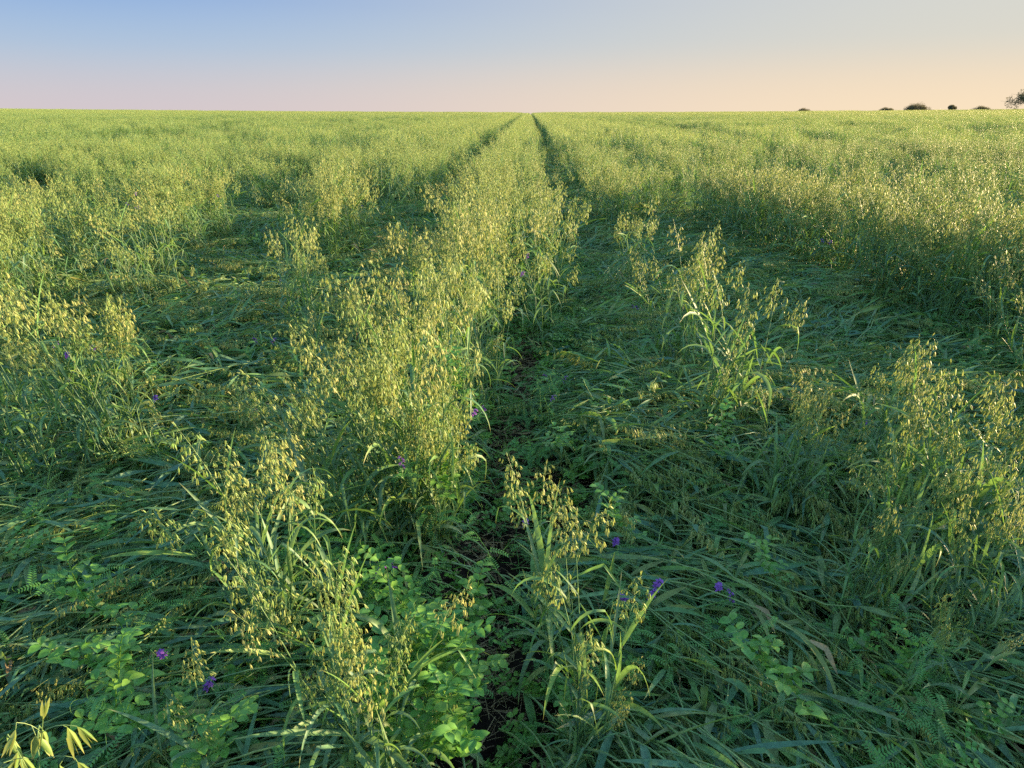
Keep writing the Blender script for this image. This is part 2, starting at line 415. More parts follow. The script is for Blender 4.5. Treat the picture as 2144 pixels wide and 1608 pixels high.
# ------------------------------------------------------------------ scatter (stuff)
def scatter(name, pts, rots, scl, idx, meshes, label=None, cat=None):
    me = bpy.data.meshes.new(name); me.vertices.add(len(pts)); me.vertices.foreach_set('co', np.asarray(pts, np.float32).ravel())
    for nm, tp, key, dat in (('rot', 'FLOAT_VECTOR', 'vector', rots), ('scl', 'FLOAT', 'value', scl), ('pick', 'INT', 'value', idx)):
        a = me.attributes.new(nm, tp, 'POINT'); a.data.foreach_set(key, np.asarray(dat, np.int32 if tp == 'INT' else np.float32).ravel())
    o = bpy.data.objects.new(name, me); sc.collection.objects.link(o)
    ng = bpy.data.node_groups.new(name+'_nodes', 'GeometryNodeTree')
    ng.interface.new_socket('Geometry', in_out='INPUT', socket_type='NodeSocketGeometry'); ng.interface.new_socket('Geometry', in_out='OUTPUT', socket_type='NodeSocketGeometry')
    n = ng.nodes; l = ng.links; gi = n.new('NodeGroupInput'); go = n.new('NodeGroupOutput')
    iop = n.new('GeometryNodeInstanceOnPoints'); jn = n.new('GeometryNodeJoinGeometry')
    for k, m in enumerate(meshes[::-1]):      # a multi-input socket lists its newest link first
        oi = n.new('GeometryNodeObjectInfo'); oi.inputs['Object'].default_value = hidden_src(name+'_kind', m); oi.inputs['As Instance'].default_value = True
        l.new(oi.outputs['Geometry'], jn.inputs[0])
    l.new(gi.outputs[0], iop.inputs['Points']); l.new(jn.outputs[0], iop.inputs['Instance']); iop.inputs['Pick Instance'].default_value = True
    def att(nm, tp):
        x = n.new('GeometryNodeInputNamedAttribute'); x.data_type = tp; x.inputs['Name'].default_value = nm; return x.outputs['Attribute']
    er = n.new('FunctionNodeEulerToRotation'); l.new(att('rot', 'FLOAT_VECTOR'), er.inputs[0]); l.new(er.outputs[0], iop.inputs['Rotation'])
    l.new(att('scl', 'FLOAT'), iop.inputs['Scale']); l.new(att('pick', 'INT'), iop.inputs['Instance Index'])
    l.new(iop.outputs[0], go.inputs[0])
    md = o.modifiers.new('scatter', 'NODES'); md.node_group = ng
    o['kind'] = 'stuff'
    if label: o['label'] = label
    if cat: o['category'] = cat
    return o

# ------------------------------------------------------------------ where oats still stand
def vnoise(x, y, s, seed):
    """smooth value noise 0..1"""
    r = np.random.default_rng(seed).random((257, 257)); x = np.asarray(x)/s+1000.3; y = np.asarray(y)/s+1000.7
    xi = np.floor(x).astype(int); yi = np.floor(y).astype(int); fx = x-xi; fy = y-yi
    fx = fx*fx*(3-2*fx); fy = fy*fy*(3-2*fy)
    g = lambda a, b: r[a % 257, b % 257]
    return (g(xi, yi)*(1-fx)+g(xi+1, yi)*fx)*(1-fy)+(g(xi, yi+1)*(1-fx)+g(xi+1, yi+1)*fx)*fy
# flattened patches (centre x, y, half widths, tilt) in metres
FLAT = [(-1.15, 7.5, .62, 4.0, 0), (-2.1, 6.4, .75, 1.2, .4), (4.9, 8.2, 1.6, 1.1, -.2), (4.2, 10.8, .9, 1.1, 0), (1.75, 7.6, .75, 2.4, .1), (7.4, 13.5, 1.6, 1.2, 0), (-4.4, 15, 1.0, 2.0, .2), (-7.5, 11.5, 1.0, 1.4, 0),
        (-5.2, 9.2, .9, .5, .2), (-3.9, 11.5, .7, .7, 0), (2.2, 9.3, .5, 1.0, .2), (6.8, 10.0, 1.4, .7, .1), (-.5, 3.0, 1.0, 1.0, 0), (5.6, 5.4, 1.1, .5, .1)]
def standing(x, y):
    """density 0..1 of standing oats"""
    s = np.ones_like(x)
    wx = 2.45+np.clip(9-y, 0, 4.5)*.16+.5*(vnoise(x*0, y, .7, 95)-.5)
    rwall = sstep(-.1, .15, x-wx)*(1-sstep(1.0, 1.5, x-wx))*sstep(4.2, 4.9, y)*(1-sstep(11, 13, y))
    band = (x > -.95)*(x < .15)*(y > 4.2)
    # wheel tracks run the whole length of the field
    wv = .05*np.sin(y*.35)*np.exp(-y/40)
    for x0, x1 in ((-1.78, -.86), (-.31, .01), (.15, .92)):
        wd_ = np.clip((y-12)/60, 0, 1)*(.14 if x1-x0 > .5 else .0)
        s *= 1-sstep(x0-.04, x0+.06, x-wv+wd_*(x0 < -1))*(1-sstep(x1-.06, x1+.04, x-wv-wd_*(x1 > .5)))
    # narrower gaps between the drill passes
    for cx, gw in ((-9.4, .3), (-8.1, .28), (-6.9, .3), (-5.7, .26), (-4.5, .3), (-3.35, .28), (-2.5, .16), (1.75, .2), (2.6, .2), (3.6, .28), (4.7, .3), (5.8, .28), (7.0, .3), (8.2, .28), (9.4, .3)):
        s *= 1-np.exp(-((x-cx-wv*2-.2*(vnoise(x*0+cx*3, y, 6, 19)-.5))/gw)**4)*np.clip(.5+1.2*vnoise(x*0+cx*7, y, 2.5, 18), 0, 1)*(y > 6.5)
    # the flattened foreground, with an uneven edge; to the right the stand reaches closer
    wob = (vnoise(x, y, 1.1, 11)-.5)*1.6+(vnoise(x, y, .4, 12)-.5)*.9
    edge = np.where(x < -1.2, 5.5+.12*np.minimum(x+1.2, 0), np.where(x < .2, 4.6, 8.6))
    wall = 2.85+np.clip(9-y, 0, 4.5)*.17
    inr = sstep(-.3, .4, x-wall+wob*.4)*sstep(3.4, 4.4, y+wob*.5)          # stand along the right side
    inr = np.maximum(inr, sstep(3.3, 3.7, x)*sstep(-1, -.3, y))
    s *= np.maximum(sstep(-.5, .7, y-edge+wob*1.5), inr)
    for cx, cy, a, b, t in FLAT:
        dx = x-cx; dy = y-cy; u = dx*math.cos(t)+dy*math.sin(t); v = -dx*math.sin(t)+dy*math.cos(t)
        q = np.sqrt((u/a)**2+(v/b)**2)+wob*.25
        s *= sstep(.75, 1.15, q)
    # patchy lodging further out
    pn = vnoise(x+.4*y, y, 1.7, 5)*.6+vnoise(x, y, .6, 6)*.4
    s *= 1-.9*sstep(.57, .64, pn)*(y > 6)*(1-band)*(1-rwall)*(1-.8*((x > .6) & (x < 1.6) & (y > 10)))*np.clip(1.2-y/60, .4, 1)
    s = np.maximum(s, rwall*.95)
    s *= 1-.93*sstep(.535, .60, vnoise(x, y*.28, .6, 13)*.75+.25*vnoise(x, y, .5, 14))*(y > 4)*(1-band)*(1-.9*rwall)*np.clip(1.1-y/120, .4, 1)
    s = np.maximum(s, .03*(np.abs(x) > .75)*(1-(x > .2)*(x < 2.5)*(y < 8))*(y > 3.2)*(vnoise(x, y, .3, 17) > .5))     # a few culms still stand here and there
    return s

allpos = []
# ---- hero tufts: pixel of the top of the tuft, top height, culms, spread, lean(x,y), label
HERO = [
 # left edge
 (35, 585, 1.02, 11, .10, (-.22, -.05), 'tall oat tuft at the left edge, its green culms rising from bare soil'),
 (-25, 560, 1.02, 9, .10, (-.15, 0), 'oat tuft cut by the left edge beside the tall green culms'),
 (150, 640, .85, 6, .08, (-.25, .0), 'oat tuft leaning left just behind the tall tuft at the left edge'),
 (75, 620, .95, 8, .09, (-.14, -.05), 'right one of the green oat tufts standing by the bare soil at the left edge'),
 (300, 850, .42, 4, .06, (-.6, -.3), 'short bent oat tuft hanging over the flattened mat right of the left edge tuft'),
 # big centre clump, back to front
 (845, 530, 1.03, 9, .10, (-.06, 0), 'tallest rear oat tuft of the big lit clump left of the dark groove'),
 (900, 560, .98, 8, .09, (.02, 0), 'rear right oat tuft of the big lit clump'),
 (785, 575, .98, 8, .10, (-.1, 0), 'rear left oat tuft of the big lit clump'),
 (700, 590, .97, 5, .08, (-.2, 0), 'thin oat tuft sticking out highest on the left of the big lit clump'),
 (835, 640, .96, 8, .10, (-.05, 0), 'oat tuft in the middle of the big lit clump'),
 (740, 650, .93, 9, .10, (-.12, 0), 'dense oat tuft in the left middle of the big lit clump'),
 (665, 690, .90, 8, .10, (-.22, 0), 'oat tuft leaning left out of the big lit clump'),
 (895, 680, .88, 6, .09, (.04, 0), 'oat tuft with upright flag leaves on the right of the big lit clump'),
 (790, 720, .86, 9, .10, (-.05, 0), 'oat tuft with crowded panicles in the front half of the big lit clump'),
 (705, 760, .82, 7, .09, (-.16, 0), 'front left oat tuft of the big lit clump'),
 (905, 810, .72, 7, .09, (.03, 0), 'shorter oat tuft at the front right of the big lit clump'),
 (860, 830, .72, 8, .10, (.0, 0), 'front oat tuft of the big lit clump above the purple vetch flowers'),
 (940, 850, .66, 5, .08, (.10, 0), 'low oat tuft spilling from the big lit clump towards the dark groove'),
 (620, 830, .62, 4, .07, (-.35, 0), 'nodding oat tuft with one separate panicle left of the big lit clump'),
 # band behind, left of the narrow groove
 (985, 500, 1.0, 9, .10, (-.03, 0), 'oat tuft behind the big lit clump, first of the band along the groove'),
 (935, 520, .98, 7, .09, (-.05, 0), 'left oat tuft of the pair behind the big lit clump'),
 (1005, 545, .86, 6, .09, (.02, 0), 'oat tuft with long bare culms above the dark groove'),
 # small row right of the groove
 (1120, 420, 1.0, 6, .09, (-.03, 0), 'isolated oat tuft between the wheel track and the narrow groove'),
 (1160, 405, 1.02, 7, .09, (.05, 0), 'leafy oat tuft beside the isolated tuft between the wheel tracks'),
 (1125, 500, .82, 5, .08, (-.03, 0), 'lower oat tuft at the foot of the isolated pair between the wheel tracks'),
 (1330, 400, 1.0, 5, .07, (-.02, 0), 'narrow oat tuft alone in the flattened strip beyond the slim green tuft'),
 (1345, 440, .85, 4, .07, (0, 0), 'small oat tuft leaning against the narrow one in the flattened strip'),
 (1425, 470, 1.0, 11, .08, (-.02, 0), 'upright slim green oat tuft with straight culms in the right middle'),
 (1465, 480, .98, 7, .07, (.04, 0), 'right half of the upright slim green oat tuft, with a pointed flag leaf'),
 (1575, 570, .92, 4, .06, (.10, 0), 'slender oat tuft leaning right beside the slim green tuft'),
 (1555, 660, .75, 7, .08, (.15, 0), 'leafy oat tuft with dark base below the slender leaning one'),
 (1700, 770, .70, 9, .11, (.10, 0), 'broad oat tuft with wide leaves in the right foreground centre'),
 (1745, 830, .62, 6, .09, (.12, -.05), 'oat tuft with a pale bent leaf in front of the broad right tuft'),
 (1960, 700, .85, 7, .08, (.22, 0), 'oat tuft with one erect leaf leaning right in front of the right stand'),
 (1900, 800, .62, 5, .08, (.2, 0), 'low oat tuft at the foot of the leaning tuft near the right stand'),
 (2060, 850, .78, 10, .11, (.12, 0), 'large leafy oat tuft by the right edge with yellow-green backlit leaves'),
 (1960, 940, .72, 8, .10, (.15, 0), 'oat tuft of broad dark leaves left of the backlit tuft by the right edge'),
 (2125, 760, .92, 8, .09, (.08, 0), 'oat tuft at the right edge with hanging panicles against the shade'),
 (2120, 1000, .70, 8, .10, (.10, 0), 'oat tuft crowding the right edge below the hanging panicles'),
 (1860, 1070, .45, 5, .08, (.2, .1), 'low oat tuft of pale panicles in the shade left of the broad dark leaves'),
 (2010, 1230, .45, 4, .07, (.3, -.2), 'small oat tuft with one bright erect leaf near the lower right edge'),
 # foreground
 (450, 900, .86, 5, .06, (-.12, -.03), 'slender oat tuft with a tall nodding panicle in the left foreground'),
 (480, 1010, .70, 5, .06, (-.05, -.05), 'leafy oat tuft around the foot of the slender nodding one'),
 (600, 910, .80, 3, .05, (-.05, 0), 'pair of thin oat culms without open panicles in the left foreground'),
 (690, 1150, .76, 9, .07, (-.05, -.05), 'bright oat tuft with a bunch of crowded lit panicles in the foreground'),
 (780, 1300, .66, 6, .06, (.10, -.05), 'oat tuft with a lit panicle bending right over the pea plants'),
 (400, 1340, .55, 3, .05, (-.2, -.1), 'oat tuft with one drooping panicle in the left foreground shade'),
 (1145, 1045, .75, 4, .05, (-.05, -.05), 'oat tuft with an open drooping panicle in the centre foreground'),
 (1205, 1050, .72, 4, .05, (.03, 0), 'oat tuft with a glowing erect flag leaf in the centre foreground'),
 (1290, 1360, .42, 4, .07, (.3, -.1), 'bent oat tuft with pale heads on the mat in front of the glowing leaf tuft'),
 (85, 1490, 1.10, 2, .02, (-.06, 0), 'nearest oat tuft whose lit spikelets enter at the lower left corner'),
]
def add_tuft(px, py, h, n, rad, lean, label, seed):
    if n > 3: n = int(n*1.5)
    lay = tuft_layout(seed, n, rad, .12 if n > 3 else .05, lean, NT, headless=(n > 4))
    tops = [M @ Vector(TLTOP[v]) for v, M in lay]
    if (py > 720 or px > 1500) and rad > .03: lay = lay+[(NT+k_ % 5, M) for k_, (v, M) in enumerate(tuft_layout(seed+50, 2+n//3, rad, .3, lean, NT), seed)]
    mt = max(tops, key=lambda q: q.z); s = h/mt.z
    cx_ = sum(q.x for q in tops)/len(tops); cy_ = sum(q.y for q in tops)/len(tops)
    gxy = G(px, py, h)
    if n < 4: cx_ = mt.x
    bx = gxy[0]-cx_*s; by = gxy[1]-mt.y*s
    root = bpy.data.objects.new('oat_tuft', None); root.empty_display_size = .1
    root.location = (bx, by, float(terrain(bx, by))-.005)
    sc.collection.objects.link(root)
    root['label'] = label; root['category'] = 'oat tuft'; root['group'] = 'oat tufts still standing near the camera'
    root.scale = (s, s, s)
    for v, M in lay:
        t = TL[v]
        for nm, me in [('stem', t['stem'])]+[('leaf', l) for l in t['leaves']]+([('panicle', t['panicle'])] if t['panicle'] else []):
            o = bpy.data.objects.new(nm, me); sc.collection.objects.link(o); o.parent = root; o.matrix_local = M
    allpos.append((bx, by, rad))
    return root
for i, hsp in enumerate(HERO): add_tuft(*hsp, seed=900+i)

# ---- map-driven tufts
TM = [tuft_mesh('oat_tuft', 40+i, 10+i % 3, tl_full, .075, .15, ((-.08, 0), (0, 0), (.04, .02), (-.14, 0))[i % 4]) for i in range(10)]
TMm = [m.mesh('oat_tuft', MATS) for m in TM]
TLm = [tuft_mesh('t', 80+i, 10, tl_lo, .085, .15, ((-.06, 0), (.02, 0))[i % 2]).mesh('oat_tuft_mid', MATS) for i in range(10)]
def cand(x0, x1, y0, y1, step, seed):
    r = np.random.default_rng(seed); xs = np.arange(x0, x1, step); ys = np.arange(y0, y1, step)
    X, Y = np.meshgrid(xs, ys); X = X.ravel()+r.uniform(-.5, .5, X.size)*step; Y = Y.ravel()+r.uniform(-.5, .5, Y.size)*step
    return X, Y, r
def wedge(x, y, m=1.5): return (x > -(m+.80*np.maximum(y, 0)*1.05)) & (x < (m+.5+.80*np.maximum(y, 0)*1.1))
x, y, r = cand(-24, 27, .3, 22, .245, 21)
k = wedge(x, y, 2.2) & (r.random(x.size) < standing(x, y)) & (np.hypot(x, y) > 1.3)
x = x[k]; y = y[k]
for bx, by, rad in allpos:
    kk = np.hypot(x-bx, y-by) > .13; x = x[kk]; y = y[kk]
z = terrain(x, y)
ppx, ppy, dep = project(x, y, z+.8)
inview = (ppx > -60) & (ppx < 2204) & (ppy > 0) & (ppy < 1700) & (dep > .3)
order = np.argsort(np.where(inview, np.hypot(x, y), 1e6))
near = order[:300-len(HERO)]; rest = order[300-len(HERO):]
def leanrot(az, lx, ly):
    out = np.empty((len(az), 3)); z_ = Vector((0, 0, 1))
    for i in range(len(az)):
        q = z_.rotation_difference(Vector((lx[i], ly[i], 1)).normalized())
        out[i] = (q.to_matrix() @ Matrix.Rotation(az[i], 3, 'Z')).to_euler()
    return out
def field_lean(x, y, r, sd):
    n = len(x)
    lx = r.normal(0, sd, n)-.22*sstep(1.2, 2.4, -x)*(vnoise(x, y, 1.2, 71) > .35)-.04+.25*(vnoise(x, y, .9, 72)-.5)
    ly = r.normal(0, sd, n)+.3*(vnoise(x, y, .9, 73)-.5)
    nr = np.where((x > -2.2) & (x < 1.6), .35, 1.0); st = standing(x, y)
    return lx*nr+r.normal(0, .4, n)*(st < .3), ly*nr+r.normal(0, .3, n)*(st < .3)
def zone(xx, yy, px):
    if xx < -1.4: s = 'left of the wheel tracks, beyond the flattened mat'
    elif xx < -.1: s = 'in the lit band between the two wheel tracks'
    elif xx < .2: s = 'in the thin row right of the narrow groove'
    elif xx < 1.6: s = 'just right of the right wheel track'
    else: s = 'in the backlit stand on the right side'
    return s
lx_, ly_ = field_lean(x[near], y[near], r, .07)
for j, i in enumerate(near):
    o = bpy.data.objects.new('oat_tuft', TMm[j % 10]); sc.collection.objects.link(o)
    o.location = (x[i], y[i], z[i]-.01); sv = random.uniform(.84, 1.06); o.scale = (sv, sv, sv*random.uniform(.92, 1.05)); o.rotation_euler = leanrot([random.uniform(-PI, PI)], [lx_[j]], [ly_[j]])[0]
    zn = zone(x[i], y[i], ppx[i])
    o['label'] = 'ripening oat tuft standing '+zn; o['category'] = 'oat tuft'; o['group'] = 'oat tufts standing '+zn
def rand_rot(n, r, tilt=.08):
    return np.stack([r.normal(0, tilt, n), r.normal(0, tilt, n), r.uniform(-PI, PI, n)], -1)
# everything further: one object of far oats; sources: near tufts, mid tufts, patches
pts = []; rots = []; scl = []; idx = []
srcs = TMm+TLm
i9 = rest[np.hypot(x[rest], y[rest]) < 9]; i20 = rest[np.hypot(x[rest], y[rest]) >= 9]
for sel, base in ((i9, 0), (i20, 10)):
    pts.append(np.stack([x[sel], y[sel], z[sel]], -1)); lx_, ly_ = field_lean(x[sel], y[sel], r, .09); rots.append(leanrot(r.uniform(-PI, PI, len(sel)), lx_, ly_)); scl.append(r.uniform(.84, 1.08, len(sel))); idx.append(base+r.integers(0, 10, len(sel)))
    # height differences in drifts
    scl[-1] *= .62+.36*vnoise(x[sel], y[sel], 1.1, 31)+.26*vnoise(x[sel], y[sel]*.28, .42, 15)
scl = [np.clip(q*(.9+.2*vnoise(p_[:, 0], p_[:, 1], .4, 91)), .5, .97) for q, p_ in zip(scl, pts)]
# strip along the tracks, 22..150 m
FT = [tuft_mesh('t', 120+i, 10, tl_far, .09, .13, (-.04, 0)).mesh('oat_tuft_far', MATS) for i in range(6)]
x, y, r = cand(-6, 6, 22, 150, .28, 22); k = (r.random(x.size) < standing(x, y)) & ((y < 75) | (np.abs(x) < 3)); x = x[k]; y = y[k]
pts.append(np.stack([x, y, terrain(x, y)], -1)); rots.append(rand_rot(len(x), r, .06)); scl.append(r.uniform(.86, 1.1, len(x))); idx.append(len(srcs)+r.integers(0, 6, len(x))); srcs = srcs+FT
# one metre patches, 22..85 m
def patch(seed, size, step, ncul):
    r = np.random.default_rng(seed); m = MB(); random.seed(seed)
    for ia, a in enumerate(np.arange(-size/2, size/2, step)):
        if ia % 4 == 3: continue          # gaps run along the drill rows
        for b in np.arange(-size/2, size/2, step):
            if r.random() < (.2 if size < 3 else .3): continue
            for c in range(ncul):
                M = Matrix.Translation((a+r.uniform(-.3, .3)*step, b+r.uniform(-.5, .5)*step, 0)) @ Matrix.Rotation(r.normal(0, .1), 4, 'X') @ Matrix.Rotation(r.normal(-.05, .1), 4, 'Y') @ Matrix.Rotation(r.uniform(0, 6.28), 4, 'Z') @ Matrix.Scale(r.uniform(.68, 1.08) if size < 3 else r.uniform(.6, 1.15), 4)
                m.merge(tl_far[r.integers(0, 8)], M)
    return m.mesh('oat_patch', MATS)
P1 = [patch(700+i, 1.0, .25, 6) for i in range(5)]
x, y, r = cand(-80, 90, 22, 90, .95, 23)
xc = np.round(x/.95); x = xc*.95+(x-xc*.95)*.25
k = wedge(x, y, 4) & (np.abs(x) > np.where(y < 75, 6.4, 3.4)) & (r.random(x.size) < .12+.83*(vnoise(x, y*.35, 1.9, 8) < .56)) & ((np.mod(xc, 4) != 0) | (r.random(x.size) < .15)); x = x[k]; y = y[k]
pts.append(np.stack([x, y, terrain(x, y)], -1)); rots.append(np.stack([r.normal(0, .02, len(x)), r.normal(0, .02, len(x)), r.integers(0, 2, len(x))*PI+r.normal(0, .05, len(x))], -1)); scl.append(r.uniform(.78, 1.04, len(x))*(.72+.42*vnoise(x, y*.5, 2, 33))); idx.append(len(srcs)+r.integers(0, 5, len(x))); srcs = srcs+P1
# four metre patches, 90..330 m
P4 = [patch(720+i, 4.0, .4, 4) for i in range(3)]
keep_far = tl_far; tl_far = []
for i in range(8):
    random.seed(560+i); tl_far.append(joined(tiller(660+i, h=random.uniform(.85, 1.1), lean=random.uniform(.02, .12), bow=.35, detail=0, nleaf=4, nsp=11)))
P5 = [patch(740+i, 4.0, .4, 5) for i in range(3)]
x, y, r = cand(-280, 300, 90, 330, 3.7, 24)
k = wedge(x, y, 6) & (np.abs(x) > 5.0) & (r.random(x.size) < .88); x = x[k]; y = y[k]
pts.append(np.stack([x, y, terrain(x, y)], -1)); rots.append(np.stack([0*x, 0*x, r.integers(0, 2, len(x))*PI+r.normal(0, .02, len(x))], -1)); scl.append(r.uniform(.84, 1.1, len(x))*(.9+.2*vnoise(x, y, 9, 37))); idx.append(len(srcs)+r.integers(0, 3, len(x))+3*(np.hypot(x, y) > 150)); srcs = srcs+P4+P5
# strips beside the tracks beyond 90 m
x, y, r = cand(-5.4, 5.4, 90, 260, .9, 25)
k = ((x < -1.9) | (x > 1.25) | ((x > -.75) & (x < -.45))) & ((y > 150) | (np.abs(x) > 3.0)); x = x[k]; y = y[k]
nP1 = len(srcs)-6-5
pts.append(np.stack([x, y, terrain(x, y)], -1)); rots.append(rand_rot(len(x), r, .02)); scl.append(r.uniform(.9, 1.08, len(x))); idx.append(nP1+r.integers(0, 5, len(x)))
scatter('oat_field', np.concatenate(pts), np.concatenate(rots), np.concatenate(scl), np.concatenate(idx), srcs,
        'ripening oat field stretching to the horizon on both sides of the wheel tracks', 'oat field')
print('field instances', sum(map(len, pts)))

# ------------------------------------------------------------------ flattened oats (stuff)
def lodged_culm(mb, base, az, ln, hmat, detail=2):
    """a culm pressed flat: rises a little, bends over and lies along the mat, leaves draped, head at the end"""
    n = 12; p = np.array([base[0], base[1], 0.0]); pts = []; a = az; tgt = hmat*random.uniform(.35, 1.1)
    el = random.uniform(.5, 1.2)
    for i in range(n+1):
        pts.append(p.copy()); st = ln/n
        p = p+np.array([math.cos(a)*math.cos(el), math.sin(a)*math.cos(el), math.sin(el)])*st
        want = (tgt-p[2])*2.2/ (ln)
        el += (want*1.2-el)*.45; el = max(-.5, min(1.2, el))+random.gauss(0, .02); a += random.gauss(0, .03)+(random.gauss(0, .5) if random.random() < .05 else 0)
        p[2] = max(p[2], .012)
    P = np.array(pts); k = int(n*.8)
    tube(mb, P[:k+1], np.linspace(.0037, .0018, k+1), 5, STEM, random.random(), 0)
    for j in range(random.choice((3, 4, 5))):
        t = random.uniform(.1, .78); q, ax = along(P, t); b = random.gauss(0, .75)
        da = math.atan2(ax[1], ax[0])+b; el2 = random.uniform(-.15, .5)
        blade(mb, q, (math.cos(da)*math.cos(el2), math.sin(da)*math.cos(el2), math.sin(el2)), random.uniform(.12, .27), random.uniform(.013, .026),
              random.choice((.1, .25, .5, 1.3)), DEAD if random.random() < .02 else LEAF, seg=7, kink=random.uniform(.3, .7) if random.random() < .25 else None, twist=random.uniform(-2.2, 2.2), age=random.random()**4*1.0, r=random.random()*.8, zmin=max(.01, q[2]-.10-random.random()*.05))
    if random.random() < .85: panicle(mb, P[k:], random.randint(24, 46), detail, .62, zmin=max(.02, P[-1][2]-.05))
LM = []
for i in range(9):
    random.seed(1300+i); m = MB()
    for c in range(9):
        lodged_culm(m, (random.gauss(0, .05), random.gauss(0, .09)), random.gauss(0, .24), random.uniform(.7, 1.0), .13)
    LM.append(m.mesh('lodged', MATS))
def flatdir(x, y):
    """azimuth the culms lie in; swirls, with the fans seen in the photograph"""
    base = -.6+1.9*(vnoise(x, y, 1.6, 51)-.5)*2
    base = np.where((x > .25) & (y < 2.8), -.65+.75*(vnoise(x, y, .8, 52)-.5)*2, base)        # right foreground: fan away to the lower right
    hx, hy = G(1500, 1170, .1)
    rd = np.hypot(x-hx, y-hy); base = np.where((rd < 1.1) & (y < hy+.25), np.arctan2(y-hy-.3, x-hx)+.5*(vnoise(x, y, .35, 55)-.5), base)
    base = np.where((x < -.55) & (y < 2.9), PI+.62+.55*(vnoise(x, y, .9, 53)-.5)*2, base)     # left foreground: towards the lower left
    # beside the bare furrow the culms lie away from it or along it
    side_ = np.where(x > -.1, 0.0, PI); up_ = np.where(x > -.1, 1.0, -1.0)
    base = np.where((x > -.1) & (x < .35) & (y < 9), side_+up_*(-1.15+1.6*vnoise(x, y, .5, 54)), base)
    base = np.where((x > -.5) & (x < -.1) & (y < 9), side_+up_*(-.9+1.7*vnoise(x, y, .5, 56)), base)
    base = np.where((x <= -.5) & (x > -1.1) & (y < 9), np.where(np.cos(base) > 0, PI-base, base), base)
    base = np.where((x >= .35) & (x < .95) & (y < 9), np.where(np.cos(base) < 0, PI-base, base), base)
    return base
x, y, r = cand(-14, 15, .1, 15, .135, 41)
dd = np.hypot(x, y)
st_ = standing(x, y)
groove = (np.abs(x+.10) < .075)*1.0
pr = np.clip(1.0-st_*.93, 0, 1)*(1-groove)*np.clip(1.3-dd/26, .3, 1)
bare = [(G(250, 1000), .16), (G(880, 1190), .17), (G(1010, 1330), .12), (G(1020, 1450), .10)]
pr = pr*np.where(vnoise(x, y, .3, 47) < .3, .3, 1)*np.where((x > .3) & (y < 3), .72, 1)
k = wedge(x, y, 2.4) & (r.random(x.size) < pr)
for (bx, by), rad in bare: k &= np.hypot(x-bx, y-by) > rad
x = x[k]; y = y[k]
x2, y2, r2 = cand(-11, 11, 15, 60, .3, 42); k2 = (standing(x2, y2) < .5) & ((np.abs(x2) < 3) | (y2 < 28)); x = np.append(x, x2[k2]); y = np.append(y, y2[k2]); n = len(x)
far_ = sstep(2.4, 3.4, y)
rz = flatdir(x, y)+r.normal(0, 1, n)*(.25+.45*far_)*np.where(np.abs(x+.1) < .6, .35, 1)
tl = r.normal(0, 1, (n, 2))*(.07+.05*far_)[:, None]
scatter('flattened_oats', np.stack([x, y, terrain(x, y)+r.uniform(-.02, .02, n)+.09*vnoise(x, y, .45, 44)-.04], -1), np.stack([tl[:, 0], tl[:, 1], rz], -1), r.uniform(.75, 1.08, n), r.integers(0, 9, n), LM,
        'mat of flattened blue-green oat culms and leaves in the shade', 'flattened oats')
print('lodged', n)

# dry litter on the bare soil of the furrow and under the tufts
LIT = []
for i in range(4):
    random.seed(1500+i); m = MB()
    for c in range(26):
        a = random.uniform(0, 6.28); ln = random.uniform(.02, .11); q = np.array([random.gauss(0, .07), random.gauss(0, .07), random.uniform(.002, .02)]); e = q+np.array([math.cos(a)*ln, math.sin(a)*ln, random.uniform(-.004, .015)])
        tube(m, [q, (q+e)/2+np.array([0, 0, .004]), e], random.uniform(.0006, .0016), 3, DEAD, random.random())
        if c % 5 == 0: blade(m, q, (math.cos(a), math.sin(a), .1), random.uniform(.06, .14), .009, 1.2, DEAD, seg=5, twist=2, zmin=.004)
    LIT.append(m.mesh('litter', MATS))
x, y, r = cand(-2.6, 3, .6, 7, .12, 49)
k = r.random(x.size) < np.where(np.abs(x+.1) < .22, .9, .35); x = x[k]; y = y[k]; n = len(x)
scatter('dry_litter', np.stack([x, y, terrain(x, y)+.012], -1), rand_rot(n, r, .05), r.uniform(.7, 1.2, n), r.integers(0, 4, n), LIT, 'dry straw litter lying on the dark soil of the furrow', 'plant litter')
# ------------------------------------------------------------------ peas and vetch
def leaflet(mb, p, d, up, ln, wd, mat, r=None, age=0):
    r = random.random() if r is None else r
    d = nrm(np.asarray(d, float)); s = np.cross(d, up); s = nrm(s) if np.linalg.norm(s) > 1e-4 else np.array([1., 0, 0]); nn = nrm(np.cross(s, d))
    prof = ((0.0, .12, 0), (.25, .85, .04), (.55, 1, .05), (.82, .62, .0), (1, .05, -.05))
    V = []; C = []
    for t, ww, b in prof:
        c = p+d*ln*t+nn*ln*b; e = wd*.5*ww
        V += [c-s*e+nn*e*.3, c, c+s*e+nn*e*.3]; C += [(r, t, age, 1)]*3
    Fc = []
    for i in range(4): a = i*3; Fc += [(a, a+1, a+4, a+3), (a+1, a+2, a+5, a+4)]
    mb.add(V, Fc, mat, np.array(C))
def tendril(mb, p, d, mat, ln=.05):
    d = nrm(np.asarray(d, float)); u, v = frame(d); pts = [np.array(p)]; q = np.array(p, float)
    for i in range(9):
        a = i*i*.07; q = q+(d*math.cos(a)+u*math.sin(a))*ln/9+v*.001*i; pts.append(q.copy())
    tube(mb, pts, .00045, 3, mat, .8)
